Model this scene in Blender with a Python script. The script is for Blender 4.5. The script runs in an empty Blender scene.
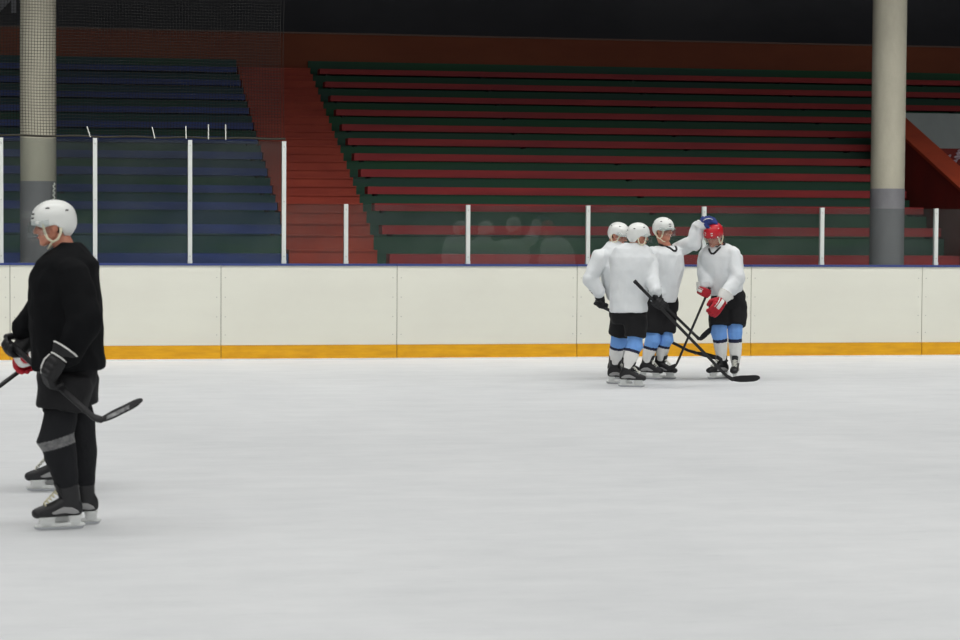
import bpy, math, random
import numpy as np
from mathutils import Vector, Matrix, noise

random.seed(4)
C = bpy.context.scene.collection
scene = bpy.context.scene
PI = math.pi

# ------------------------------------------------------------------ camera
F_PX, PSI, PIT, ROL, BY, CH = 2330.0, 0.19622, -0.04332, 0.0062, 29.627, 1.8117
cF = np.array([math.sin(PSI)*math.cos(PIT), math.cos(PSI)*math.cos(PIT), math.sin(PIT)])
_R = np.array([math.cos(PSI), -math.sin(PSI), 0.0])
_U = np.cross(_R, cF)
cR = _R*math.cos(ROL)+_U*math.sin(ROL)
cU = -_R*math.sin(ROL)+_U*math.cos(ROL)
FH = np.array([math.sin(PSI), math.cos(PSI), 0.0])
EYE = np.array([0.0, 0.0, CH])

def ray(px, py): return cF*F_PX+cR*(px-480)+cU*(320-py)
def at_y(px, py, Y):
    d = ray(px, py); return EYE+d*(Y/d[1])
def at_z(px, py, z=0.0):
    d = ray(px, py); return EYE+d*((z-CH)/d[2])
def at_depth(px, py, dep):
    d = ray(px, py); return EYE+d*(dep/d.dot(FH))

cam = bpy.data.cameras.new('camera'); co = bpy.data.objects.new('camera', cam); C.objects.link(co)
cam.sensor_width = 36.0; cam.lens = F_PX/960*36; cam.dof.use_dof = True; cam.dof.focus_distance = 26.5; cam.dof.aperture_fstop = 5.6; cam.clip_end = 300; cam.clip_start = .1
co.matrix_world = Matrix(((cR[0], cU[0], -cF[0], 0), (cR[1], cU[1], -cF[1], 0), (cR[2], cU[2], -cF[2], CH), (0, 0, 0, 1)))
scene.camera = co
scene.view_settings.view_transform = 'Standard'
scene.view_settings.look = 'None'
scene.view_settings.gamma = 1
scene.view_settings.use_curve_mapping = False
scene.view_settings.exposure = 0.05

# ------------------------------------------------------------------ materials
def lin(c):
    return tuple(((v/255)/12.92 if v/255 <= .04045 else ((v/255+.055)/1.055)**2.4) for v in c)

def mat(name, rgb, rough=.6, var=None, scale=(4, 4, 4), bump=0.0, bscale=60, metal=0.0, spec=.4, detail=4, lo=.35, hi=.65):
    """rgb: sRGB-like base colour; var: second colour mixed by noise in object space"""
    m = bpy.data.materials.new(name); m.use_nodes = True
    nt = m.node_tree; b = nt.nodes['Principled BSDF']
    b.inputs['Base Color'].default_value = (*lin(rgb), 1)
    b.inputs['Roughness'].default_value = rough
    b.inputs['Metallic'].default_value = metal
    b.inputs['Specular IOR Level'].default_value = spec
    tc = nt.nodes.new('ShaderNodeTexCoord'); mp = nt.nodes.new('ShaderNodeMapping')
    nt.links.new(tc.outputs['Object'], mp.inputs['Vector'])
    mp.inputs['Scale'].default_value = scale
    if var is not None:
        n = nt.nodes.new('ShaderNodeTexNoise'); n.inputs['Scale'].default_value = 1; n.inputs['Detail'].default_value = detail
        n.inputs['Roughness'].default_value = .6
        nt.links.new(mp.outputs[0], n.inputs['Vector'])
        r = nt.nodes.new('ShaderNodeMapRange'); r.inputs[1].default_value = lo; r.inputs[2].default_value = hi
        nt.links.new(n.outputs['Fac'], r.inputs[0])
        x = nt.nodes.new('ShaderNodeMix'); x.data_type = 'RGBA'
        x.inputs[6].default_value = (*lin(rgb), 1); x.inputs[7].default_value = (*lin(var), 1)
        nt.links.new(r.outputs[0], x.inputs[0]); nt.links.new(x.outputs[2], b.inputs['Base Color'])
    if bump:
        n2 = nt.nodes.new('ShaderNodeTexNoise'); n2.inputs['Scale'].default_value = bscale; n2.inputs['Detail'].default_value = 3
        nt.links.new(tc.outputs['Object'], n2.inputs['Vector'])
        bp = nt.nodes.new('ShaderNodeBump'); bp.inputs['Strength'].default_value = bump; bp.inputs['Distance'].default_value = .01
        nt.links.new(n2.outputs['Fac'], bp.inputs['Height']); nt.links.new(bp.outputs[0], b.inputs['Normal'])
    return m

def glass_mat(name, tint, gloss, veil, veil_rgb):
    m = bpy.data.materials.new(name); m.use_nodes = True
    nt = m.node_tree; nt.nodes.clear()
    o = nt.nodes.new('ShaderNodeOutputMaterial')
    t = nt.nodes.new('ShaderNodeBsdfTransparent'); t.inputs[0].default_value = (*lin(tint), 1)
    g = nt.nodes.new('ShaderNodeBsdfGlossy'); g.inputs['Roughness'].default_value = .03
    d = nt.nodes.new('ShaderNodeBsdfDiffuse'); d.inputs[0].default_value = (*lin(veil_rgb), 1)  # pale diffuse veil: reflected haze put in as colour, along with scratches
    m1 = nt.nodes.new('ShaderNodeMixShader'); m1.inputs[0].default_value = gloss
    m2 = nt.nodes.new('ShaderNodeMixShader')
    tc = nt.nodes.new('ShaderNodeTexCoord'); n = nt.nodes.new('ShaderNodeTexNoise'); n.inputs['Scale'].default_value = 1.7; n.inputs['Detail'].default_value = 5
    r = nt.nodes.new('ShaderNodeMapRange'); r.inputs[1].default_value = .3; r.inputs[2].default_value = .7; r.inputs[3].default_value = veil*.4; r.inputs[4].default_value = veil*1.6
    nt.links.new(tc.outputs['Object'], n.inputs['Vector']); nt.links.new(n.outputs['Fac'], r.inputs[0]); nt.links.new(r.outputs[0], m2.inputs[0])
    nt.links.new(t.outputs[0], m1.inputs[1]); nt.links.new(g.outputs[0], m1.inputs[2])
    nt.links.new(m1.outputs[0], m2.inputs[1]); nt.links.new(d.outputs[0], m2.inputs[2]); nt.links.new(m2.outputs[0], o.inputs[0])
    return m

M = dict(
    board=mat('white_board_plastic', (217, 217, 205), .45, (211, 210, 199), (.6, .6, 1.5), lo=.4, hi=.75),
    kick=mat('yellow_plastic', (224, 166, 10), .45, (194, 136, 12), (3, 1, 14), lo=.3, hi=.75, detail=7),
    cap=mat('blue_cap_plastic', (52, 66, 122), .5),
    seam=mat('dark_joint', (120, 120, 112), .8),
    post=mat('white_painted_metal', (204, 208, 204), .4),
    screw=mat('screw_metal', (168, 168, 162), .5),
    concrete=mat('grey_concrete', (92, 92, 94), .85, (80, 80, 82), bump=.3),
    column=mat('cream_column_paint', (180, 176, 158), .8, (164, 160, 144), (2.5, 2.5, 1.0), bump=.5, bscale=14, detail=8),
    column_low=mat('grey_column_paint', (128, 128, 131), .75, (116, 116, 120), (2.5, 2.5, 1.5), bump=.3, bscale=14),
    green=mat('dark_green_paint', (40, 88, 58), .75, (50, 78, 70), (.35, 2, 2), bump=.25, bscale=8),
    teal=mat('green_teal_paint', (36, 80, 58), .75, (34, 66, 88), (.3, 2, 2), bump=.25, bscale=8),
    red=mat('dark_red_plank', (168, 52, 52), .65, (144, 44, 50), (.5, 5, 5), bump=.1),
    blue=mat('blue_plank', (46, 68, 136), .65, (40, 58, 108), (.5, 5, 5), bump=.1),
    orange=mat('orange_red_paint', (176, 74, 54), .7, (158, 62, 46), (1.2, 2, 2), bump=.15),
    parapet=mat('rust_red_paint', (134, 72, 46), .8, (122, 62, 40), (.4, 1, 1)),
    capline=mat('parapet_cap', (120, 96, 86), .7),
    vom_side=mat('deep_red_paint', (126, 38, 30), .75, (110, 34, 28), (1, 1, 1)),
    vom_top=mat('orange_coping_paint', (176, 70, 40), .7, (160, 62, 38), (2, 2, 2), bump=.2),
    vom_grey=mat('grey_wall_paint', (150, 158, 156), .8, (138, 146, 146), (1, 1, 1)),
    black=mat('black_wall', (84, 84, 88), .9, (70, 70, 75), (.25, .25, .4)),
    letter=mat('grey_letter', (176, 177, 182), .7),
    cord=mat('net_cord', (12, 12, 10), .8),
    rope=mat('dark_rope', (48, 46, 38), .9),
    tie=mat('pale_tie', (214, 216, 208), .7),
    pale=mat('pale_scrap', (205, 190, 195), .6, (150, 120, 140), (30, 30, 30)),
    rubber=mat('rubber_floor', (58, 58, 60), .9),
    skin=mat('skin', (208, 146, 120), .55, (198, 128, 106), (14, 14, 14)),
    lip=mat('lips', (168, 92, 84), .5),
    eye=mat('eye', (70, 62, 58), .2),
    hair=mat('dark_hair', (62, 48, 40), .8, bump=.6, bscale=220),
    hwhite=mat('white_helmet_plastic', (232, 234, 230), .28, spec=.5),
    hred=mat('red_helmet_plastic', (198, 24, 40), .3, spec=.5),
    vent=mat('dark_vent', (42, 42, 44), .7),
    visor=glass_mat('clear_visor', (246, 248, 248), .03, .02, (200, 205, 205)),
    strap=mat('ivory_strap', (232, 224, 196), .5),
    bstrap=mat('black_strap', (30, 30, 32), .6),
    jwhite=mat('white_jersey', (230, 233, 234), .85, (223, 227, 229), (6, 6, 3), bump=.35, bscale=24),
    jblack=mat('black_jersey', (18, 19, 21), .85, (15, 16, 18), (6, 6, 3), bump=.35, bscale=24, spec=.12),
    shorts=mat('black_hockey_shorts', (27, 27, 29), .8, (22, 22, 24), (6, 6, 3), bump=.35, bscale=30, spec=.3),
    sblue=mat('light_blue_sock', (122, 172, 238), .85, (112, 162, 230), (20, 20, 4), bump=.4, bscale=60),
    snavy=mat('navy_stripe', (34, 38, 66), .85),
    swhite=mat('white_sock', (238, 238, 235), .85, (230, 230, 227), (20, 20, 4), bump=.4, bscale=60),
    sblack=mat('black_sock', (30, 31, 34), .85, (24, 25, 28), (12, 12, 4), bump=.5, bscale=40, spec=.25),
    tape=mat('grey_sock_tape', (124, 124, 124), .5, (84, 84, 86), (25, 25, 40)),
    gblack=mat('black_glove', (28, 28, 30), .6, (22, 22, 24), (20, 20, 20), bump=.3, bscale=90),
    gred=mat('red_glove', (186, 26, 44), .55, (166, 22, 38), (20, 20, 20), bump=.2, bscale=90),
    gblue=mat('blue_glove', (34, 58, 130), .6, (28, 46, 108), (20, 20, 20), bump=.2, bscale=90),
    gwhite=mat('white_glove_trim', (226, 226, 222), .55),
    boot=mat('black_boot', (34, 34, 36), .42, (30, 30, 32), (20, 20, 20)),
    bootg=mat('grey_boot_panel', (150, 150, 150), .4),
    lace=mat('white_laces', (222, 222, 212), .8),
    blace=mat('beige_laces', (206, 200, 172), .8),
    holder=mat('white_blade_holder', (226, 228, 226), .4),
    steel=mat('skate_steel', (190, 192, 195), .22, metal=1.0),
    stick=mat('black_stick', (32, 32, 34), .45, (26, 26, 28), (20, 20, 20)),
    sticktape=mat('black_blade_tape', (38, 38, 40), .85, bump=.4, bscale=120),
    sgrey=mat('grey_stick_wear', (150, 152, 152), .5, (70, 70, 72), (30, 30, 30)),
)

# ice
def ice_mat():
    m = bpy.data.materials.new('scraped_ice'); m.use_nodes = True
    nt = m.node_tree; b = nt.nodes['Principled BSDF']
    tc = nt.nodes.new('ShaderNodeTexCoord')
    def noise_(scale, mapscale, detail=6):
        mp = nt.nodes.new('ShaderNodeMapping'); mp.inputs['Scale'].default_value = mapscale
        nt.links.new(tc.outputs['Object'], mp.inputs[0])
        n = nt.nodes.new('ShaderNodeTexNoise'); n.inputs['Scale'].default_value = scale; n.inputs['Detail'].default_value = detail; n.inputs['Roughness'].default_value = .65
        nt.links.new(mp.outputs[0], n.inputs['Vector']); return n.outputs['Fac']
    a = noise_(.5, (1, .6, 1)); c = noise_(2.2, (.6, 1.3, 1), 8); sc = noise_(9, (.35, 2.2, 1), 3)
    def rng(x, lo, hi, o0, o1):
        r = nt.nodes.new('ShaderNodeMapRange'); r.inputs[1].default_value = lo; r.inputs[2].default_value = hi; r.inputs[3].default_value = o0; r.inputs[4].default_value = o1
        nt.links.new(x, r.inputs[0]); return r.outputs[0]
    def math_(op, x, y):
        n = nt.nodes.new('ShaderNodeMath'); n.operation = op; nt.links.new(x, n.inputs[0])
        if isinstance(y, (int, float)): n.inputs[1].default_value = y
        else: nt.links.new(y, n.inputs[1])
        return n.outputs[0]
    f = math_('ADD', rng(a, .3, .7, 0, .4), rng(c, .35, .7, 0, .35))
    f = math_('ADD', f, rng(sc, .6, .78, 0, .45))
    mx = nt.nodes.new('ShaderNodeMix'); mx.data_type = 'RGBA'
    mx.inputs[6].default_value = (*lin((224, 226, 227)), 1); mx.inputs[7].default_value = (*lin((198, 201, 203)), 1)
    nt.links.new(f, mx.inputs[0]); nt.links.new(mx.outputs[2], b.inputs['Base Color'])
    b.inputs['Roughness'].default_value = .5; b.inputs['IOR'].default_value = 1.31; b.inputs['Specular IOR Level'].default_value = .35
    bp = nt.nodes.new('ShaderNodeBump'); bp.inputs['Strength'].default_value = .12; bp.inputs['Distance'].default_value = .01
    nt.links.new(f, bp.inputs['Height']); nt.links.new(bp.outputs[0], b.inputs['Normal'])
    return m
M['ice'] = ice_mat()
M['glass'] = glass_mat('rink_glass', (236, 238, 237), .05, .03, (150, 160, 156))

# ------------------------------------------------------------------ mesh helpers
class MB:
    """collects closed shapes; build() links them as one mesh object"""
    def __init__(s): s.v = []; s.f = []; s.m = []
    def add(s, V, Fc, mi=0):
        o = len(s.v); s.v += [tuple(map(float, p)) for p in V]; s.f += [tuple(i+o for i in q) for q in Fc]; s.m += [mi]*len(Fc); return s
    def box(s, x0, x1, y0, y1, z0, z1, mi=0):
        V = [(x, y, z) for x in (x0, x1) for y in (y0, y1) for z in (z0, z1)]
        return s.add(V, [(0, 1, 3, 2), (4, 6, 7, 5), (0, 4, 5, 1), (2, 3, 7, 6), (0, 2, 6, 4), (1, 5, 7, 3)], mi)
    def prism_x(s, poly, x0, x1, mi=0):
        n = len(poly)
        V = [(x0, y, z) for y, z in poly]+[(x1, y, z) for y, z in poly]
        Fc = [tuple(range(n-1, -1, -1)), tuple(range(n, 2*n))]+[(i, (i+1) % n, n+(i+1) % n, n+i) for i in range(n)]
        return s.add(V, Fc, mi)
    def ring_loft(s, rings, mi=0, cap=True):
        n = len(rings[0]); V = [p for r in rings for p in r]; Fc = []
        for i in range(len(rings)-1):
            for j in range(n):
                k = (j+1) % n; Fc.append((i*n+j, i*n+k, (i+1)*n+k, (i+1)*n+j))
        if cap: Fc.append(tuple(range(n-1, -1, -1))); Fc.append(tuple(range((len(rings)-1)*n, len(rings)*n)))
        return s.add(V, Fc, mi)
    def loft(s, secs, seg=18, e=2.0, mi=0):
        """secs: (centre, u-vector, v-vector)"""
        rings = []
        for c, u, v in secs:
            c, u, v = map(np.array, (c, u, v)); r = []
            for k in range(seg):
                t = 2*PI*k/seg; ct, st = math.cos(t), math.sin(t)
                r.append(c+u*math.copysign(abs(ct)**(2/e), ct)+v*math.copysign(abs(st)**(2/e), st))
            rings.append(r)
        return s.ring_loft(rings, mi)
    def tube(s, pts, rad, seg=10, mi=0):
        pts = [np.array(p, float) for p in pts]; n = len(pts)
        if not hasattr(rad, '__len__'): rad = [rad]*n
        rings = []; up = None
        for i, p in enumerate(pts):
            t = pts[min(i+1, n-1)]-pts[max(i-1, 0)]; t = t/(np.linalg.norm(t)+1e-9)
            if up is None:
                up = np.cross(t, (0, 0, 1.0)) if abs(t[2]) < .9 else np.cross(t, (1.0, 0, 0))
            up = up-t*up.dot(t); up /= np.linalg.norm(up); w = np.cross(t, up)
            rings.append([p+(up*math.cos(a)+w*math.sin(a))*rad[i] for a in (2*PI*k/seg for k in range(seg))])
        return s.ring_loft(rings, mi)
    def cap(s, p0, r0, p1, r1, seg=14, mi=0):
        p0, p1 = np.array(p0, float), np.array(p1, float); d = p1-p0; L = np.linalg.norm(d); t = d/(L+1e-9)
        pts, rad = [], []
        for a in (80, 60, 35, 10): pts.append(p0-t*r0*math.sin(math.radians(a))); rad.append(r0*math.cos(math.radians(a)))
        for q in (.33, .66): pts.append(p0+d*q); rad.append(r0+(r1-r0)*q)
        for a in (10, 35, 60, 80): pts.append(p1+t*r1*math.sin(math.radians(a))); rad.append(r1*math.cos(math.radians(a)))
        return s.tube(pts, rad, seg, mi)
    def ell(s, c, a, b, d, seg=16, mi=0):
        """axes as vectors a, b, d"""
        c, a, b, d = (np.array(x, float) for x in (c, a, b, d)); rings = []
        for i in range(1, 9):
            ph = PI*i/9; rings.append([c-d*math.cos(ph)+(a*math.cos(q)+b*math.sin(q))*math.sin(ph) for q in (2*PI*k/seg for k in range(seg))])
        return s.ring_loft(rings, mi)
    def build(s, name, mats, parent=None, smooth=False, loc=None):
        me = bpy.data.meshes.new(name); me.from_pydata(s.v, [], s.f); me.update()
        if not isinstance(mats, (list, tuple)): mats = [mats]
        for m in mats: me.materials.append(m)
        me.polygons.foreach_set('material_index', s.m)
        if smooth: me.polygons.foreach_set('use_smooth', [True]*len(me.polygons))
        o = bpy.data.objects.new(name, me); C.objects.link(o)
        if parent is not None: o.parent = parent
        if loc is not None: o.location = loc
        return o
    def blob(s, name, mats, parent, voxel, smooth=4, disp=None, zone=None):
        """union of the collected shapes as one continuous smooth surface"""
        me = bpy.data.meshes.new('tmp'); me.from_pydata(s.v, [], s.f); me.update()
        import bmesh
        bm = bmesh.new(); bm.from_mesh(me); bmesh.ops.recalc_face_normals(bm, faces=bm.faces); bm.to_mesh(me); bm.free()
        t = bpy.data.objects.new('tmp', me); C.objects.link(t)
        r = t.modifiers.new('r', 'REMESH'); r.mode = 'VOXEL'; r.voxel_size = voxel
        if smooth:
            q = t.modifiers.new('s', 'SMOOTH'); q.factor = .5; q.iterations = smooth
        dg = bpy.context.evaluated_depsgraph_get(); dg.update()
        out = bpy.data.meshes.new_from_object(t.evaluated_get(dg))
        bpy.data.objects.remove(t); bpy.data.meshes.remove(me)
        out.name = name; out.materials.clear()
        if not isinstance(mats, (list, tuple)): mats = [mats]
        for m in mats: out.materials.append(m)
        n = len(out.vertices); co_ = np.empty(n*3); out.vertices.foreach_get('co', co_); P = co_.reshape(-1, 3)
        if disp is not None:
            nn = np.empty(n*3); out.vertices.foreach_get('normal', nn); N = nn.reshape(-1, 3)
            dd = np.array([disp(p) for p in P]); P = P+N*dd[:, None]
            out.vertices.foreach_set('co', P.ravel())
        np_ = len(out.polygons)
        if zone is not None:
            ce = np.empty(np_*3); out.polygons.foreach_get('center', ce)
            out.polygons.foreach_set('material_index', np.array([zone(p) for p in ce.reshape(-1, 3)], dtype=np.int32))
        out.polygons.foreach_set('use_smooth', [True]*np_); out.update()
        o = bpy.data.objects.new(name, out); C.objects.link(o)
        if parent is not None: o.parent = parent
        return o

def empty(name, loc, rz=0.0):
    o = bpy.data.objects.new(name, None); C.objects.link(o); o.location = loc; o.rotation_euler = (0, 0, rz); o.empty_display_size = .1; return o
def tag(o, label, cat, group=None):
    o['label'] = label; o['category'] = cat; o['kind'] = 'thing'
    if group: o['group'] = group
    return o
def struct(o, label=None):
    o['kind'] = 'structure'
    if label: o['label'] = label
    return o
ORD = ['lowest', 'second', 'third', 'fourth', 'fifth', 'sixth', 'seventh', 'eighth', 'ninth', 'tenth', 'eleventh', 'topmost']

# ------------------------------------------------------------------ setting
struct(MB().add([(-60, -6, 0), (70, -6, 0), (70, BY, 0), (-60, BY, 0), (-60, -6, -.3), (70, -6, -.3), (70, BY, -.3), (-60, BY, -.3)],
       [(0, 1, 2, 3), (7, 6, 5, 4), (0, 4, 5, 1), (1, 5, 6, 2), (2, 6, 7, 3), (3, 7, 4, 0)]).build('floor', M['ice']), 'white scraped ice of the rink')
struct(MB().box(-60, 70, BY, 70, -.3, -.01).build('floor', M['rubber']), 'dark floor behind the rink boards')

# boards
seams = [-190, 10, 221, 397, 577, 751, 922, 1110]
bl = ['white rink board panel cut off by the left edge of the photo',
      'white rink board panel behind the player in black at left',
      'white rink board panel below the bottom of the orange stair',
      'white rink board panel just left of the huddle of players, nobody in front',
      'white rink board panel right behind the huddle of four players',
      'white rink board panel below the right concrete column',
      'white rink board panel cut off by the right edge of the photo']
HB = 1.2
for i in range(7):
    xa, xb = at_y(seams[i], 300, BY)[0]+.004, at_y(seams[i+1], 300, BY)[0]-.004
    e = empty('dasher_board', (xa, BY, 0)); tag(e, bl[i], 'rink board', 'white boards around the ice')
    w = xb-xa
    MB().box(0, w, 0, .1, 0.188, HB).build('face_panel', M['board'], e)
    MB().box(0, w, -.014, .1, 0.0, .186).build('kickplate', M['kick'], e)['label'] = 'yellow kickplate'
    MB().box(0, w, -.012, .13, HB+.001, HB+.028).build('cap_rail', M['cap'], e)['label'] = 'blue cap rail'
    for xx in (.05, w-.05):
        for zz in (.32, .55, .8, 1.05):
            MB().tube([(xx, -.004, zz), (xx, .004, zz)], .007, 8).build('screw', M['screw'], e)
struct(MB().box(-12, 22, BY-.07, BY-.0145, -.02, .017).build('trim_7', M['ice']), 'low ridge of ice along the foot of the boards')
struct(MB().box(-12, 22, BY+.02, BY+.12, 0, HB-.02).build('trim_1', M['seam']), 'dark joint backing behind the board panels')

# glass screen: posts and panes
tall = [(-94, 137), (1, 137.5), (95, 138), (190, 140), (284, 141.3)]
low = [(346, 204), (468, 205), (588, 205.6), (704, 206.6), (822, 207.7), (936, 208.5), (1052, 209.5)]
GY = BY+.07
pl = ['white glass post cut by the left edge of the photo', 'tall white glass post just right of the left column',
      'tall white glass post between two tall panes, in front of the blue benches', 'last tall white glass post, in front of the orange stair']
pl2 = ['short white glass post in front of the right half of the orange stair',
       'short white glass post left of the huddle, first one past the stair',
       'short white glass post right beside the leftmost huddled player',
       'short white glass post behind the raised arm and blue glove',
       'short white glass post just left of the right column',
       'short white glass post just right of the right column']
allp = []
for (px, py) in tall: allp.append((px, at_y(px, py, GY)))
for (px, py) in low: allp.append((px, at_y(px, py, GY)))
for k, (px, p) in enumerate(allp):
    if px < 0 or px > 960: continue
    lab = pl[k-1] if k < 5 else pl2[k-5]
    e = empty('glass_post', (p[0], GY, HB+.028)); tag(e, lab, 'post', 'white posts of the glass screen')
    h = p[2]-HB-.028
    MB().box(-.026, .026, -.03, .03, 0, h).build('post_bar', M['post'], e)
    MB().box(-.029, .029, -.034, .034, 0, .04).build('foot_bracket', M['post'], e)
    n = 3 if k < 5 else 2
    for q in range(n):
        z = .09+(h-.16)*q/(n-1)
        MB().tube([(0, -.034, z), (0, -.028, z)], .008, 8).build('bolt', M['screw'], e)
gl = {0: 'tall glass pane in front of the left column', 1: 'tall glass pane in front of the left column',
      2: 'tall glass pane right behind the white helmeted player in black', 3: 'tall glass pane with the blue benches and edge of stair behind it',
      4: 'low narrow glass pane in front of the orange stair', 5: 'low glass pane at the right edge of the orange stair',
      6: 'low glass pane just left of the huddle, before red benches', 7: 'low glass pane behind the three white helmets',
      8: 'low glass pane behind the red helmet', 9: 'low glass pane in front of the right column', 10: 'low glass pane cut by the right edge of the photo'}
gl[0] = 'tall glass pane cut by the left edge of the photo'
gl[2] = 'tall glass pane just right of the left column, before blue benches'
for k in range(len(allp)-1):
    if k == 0: zt = allp[1][1][2]
    elif k < 4: zt = min(allp[k][1][2], allp[k+1][1][2])+.0
    else: zt = allp[max(k, 5)][1][2]-.005
    x0, x1 = allp[k][1][0]+.03, allp[k+1][1][0]-.03
    o = MB().box(0, x1-x0, -.006, .006, 0, zt-HB-.03).build('glass_screen', M['glass'], None, loc=(x0, GY, HB+.029))
    tag(o, gl[k], 'glass pane', 'glass screen on the boards')

# ------------------------------------------------------------------ stands
Y0, TR = 36.6, .8
ytop = [254.5, 226, 204.3, 187.8, 170.7, 155, 140.2, 126.5, 112, 98.5, 84.9, 72.3]
hgt = [.165, .145, .125, .125, .13, .125, .12, .115, .11, .105, .105, .1]
NR = len(ytop)
ZT = [at_y(510, y, Y0+TR*i)[2] for i, y in enumerate(ytop)]
YR = [Y0+TR*i for i in range(NR)]
PY = Y0+TR*NR
zp0, zp1 = at_y(510, 65, PY)[2], at_y(510, 38.2, PY)[2]
XAL = at_y(292, 262, Y0)[0]; XAR = at_y(381, 262, Y0)[0]
XL, XR = -16.0, 34.0
XV = at_y(928, 212, YR[2])[0]         # left face of the entry parapet
XVW = XV+3.2                          # right end of the entry
NV = 6                                # first row running on above the entry
YE = YR[5]+.3                         # back wall of the entry
ZE = at_y(940, 113.5, YE)[2]
zt = [ZT[i]-hgt[i]-.035 for i in range(NR)]
def step_poly(i0, i1):
    poly = [(YR[i0]+.06, -.01)]
    for i in range(i0, i1):
        poly += [(YR[i]+.06, zt[i]), ((YR[i+1]+.06) if i+1 < NR else PY, zt[i])]
    poly.append((poly[-1][0], -.01)); return poly
def terrace(x0, x1, m, i0=0, i1=NR, lab=''):
    b = MB()
    for i in range(i0, i1):
        y1 = (YR[i+1]+.06) if i+1 < NR else PY
        b.box(x0, x1, YR[i]+.06, y1, -.01, zt[i])
    struct(b.build('floor', m), lab)
terrace(XL, XAL, M['teal'], lab='stepped dark green terrace left of the orange stair')
terrace(XAR, XV-.001, M['green'], lab='stepped dark green terrace right of the orange stair')
terrace(XV, XR, M['green'], NV, NR, lab='stepped dark green terrace above the entry')
struct(MB().box(XL, XAL, PY-.06, PY-.001, 0, zp0).build('trim_5', M['teal']), 'dark green strip under the parapet, left')
struct(MB().box(XAR, XR, PY-.06, PY-.001, 0, zp0).build('trim_6', M['green']), 'dark green strip under the parapet, right')

def bench(x0, x1, i, m, label, group):
    e = empty('bench', (x0, YR[i], zt[i])); tag(e, label, 'bench', group)
    w = x1-x0
    MB().box(0, w, 0, .36, .035, .035+hgt[i]).build('seat_plank', m, e)
    nb = max(2, int(w/2.6))
    for k in range(nb):
        xx = .15+(w-.3)*k/(nb-1)
        MB().box(xx-.03, xx+.03, .08, .3, 0, .035).build('bracket', M['vent'], e)
for i in range(NR):
    bench(XL, XAL-.06, i, M['blue'], f'blue plank bench, {ORD[i]} row of the blue stand left of the orange stair', 'blue benches left of the stair')
    x1 = XV-.08 if i < NV else XR
    bench(XAR+.14, x1, i, M['red'], f'red plank bench, {ORD[i]} row of the red and green stand right of the orange stair', 'red benches right of the stair')

# orange stair: two steps to each row
b = MB()
for i in range(-1, NR):
    za = -.0 if i < 0 else zt[i]+.02
    zb = zt[i+1]+.02 if i+1 < NR else zp0-.02
    ya = YR[0]-TR if i < 0 else YR[i]
    for k in (0, 1):
        z = za+(zb-za)*(k+1)/2; y = ya+TR*(k+1)/2+.0
        if i == NR-1 and k == 1: continue
        b.box(XAL, XAR, y, PY, z-(zb-za)/2-.01 if not (i < 0 and k == 0) else 0, z-.025)
        b.box(XAL, XAR, y-.025, PY, z-.025, z)
struct(b.build('floor', M['orange']), 'orange red stair between the blue and the red benches')

# parapet and back wall
struct(MB().box(XL, XR, PY, PY+.25, 0, zp1).build('trim_2', M['parapet']), 'rust red parapet behind the top row of benches')
struct(MB().box(XL, XR, PY-.03, PY+.28, zp1, zp1+.03).build('trim_3', M['capline']), 'thin pale cap on the rust red parapet')
WY = PY+5
struct(MB().box(-22, 40, WY, WY+.3, 0, 16).build('wall_back', M['black']), 'black wall above the stands')
# sign letter, an I of the Cyrillic alphabet
p_r = at_y(13.5, 13, WY-.06); z0 = p_r[2]; sx = at_y(16, 13, WY-.06)[0]-at_y(11.2, 13, WY-.06)[0]
b = MB(); hL, xr = .62, at_y(16.2, 13, WY-.06)[0]; wL = xr-at_y(-5.5, 13, WY-.06)[0]
b.box(xr-sx, xr, WY-.09, WY-.03, z0, z0+hL).box(xr-wL, xr-wL+sx, WY-.09, WY-.03, z0, z0+hL)
xa, xb = xr-wL+sx, xr-sx
dg = [(xa-.005, z0+.0), (xa-.005, z0+.34), (xb+.005, z0+hL), (xb+.005, z0+hL-.34)]
b.add([(x, WY-.09, z) for x, z in dg]+[(x, WY-.03, z) for x, z in dg], [(0, 1, 2, 3), (7, 6, 5, 4), (0, 4, 5, 1), (1, 5, 6, 2), (2, 6, 7, 3), (3, 7, 4, 0)])
tag(b.build('sign_letter', M['letter']), 'grey sign letter on the black wall at the top left corner', 'letter')

# entry to the stands at right
def zline(y): return np.interp(y, YR, ZT)
PT = .42; ya, yb = YR[0]-.6, YE
sl = (ZT[NV]-ZT[2])/(YR[NV]-YR[2])
zref = at_y(927, 158.5, YR[2])[2]
def ztopv(y): return zref+sl*(y-YR[2])
e = empty('entry_parapet', (XV, ya, 0)); tag(e, 'sloping red parapet with wide orange coping right of the right column', 'parapet')
z_a, z_b = ztopv(ya), ztopv(yb)
MB().prism_x([(0, 0), (0, z_a-.06), (yb-ya-.02, z_b-.06), (yb-ya-.02, 0)], 0, PT-.02).build('parapet_wall', M['vom_side'], e)
MB().prism_x([(0, z_a-.06), (0, z_a), (yb-ya-.02, z_b), (yb-ya-.02, z_b-.06)], -.02, PT).build('coping', M['vom_top'], e)['label'] = 'orange coping'
struct(MB().box(XV+PT, XR, yb, yb+.1, 0, ZE).build('wall_entry', M['vom_grey']), 'grey wall above the entry to the stands')
zd = at_y(948, 148.5, yb-.03)[2]
struct(MB().box(XV+PT, XR, yb-.05, yb-.005, 0, zd).build('trim_4', M['vom_side']), 'deep red lower band on the grey entry wall')
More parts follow.
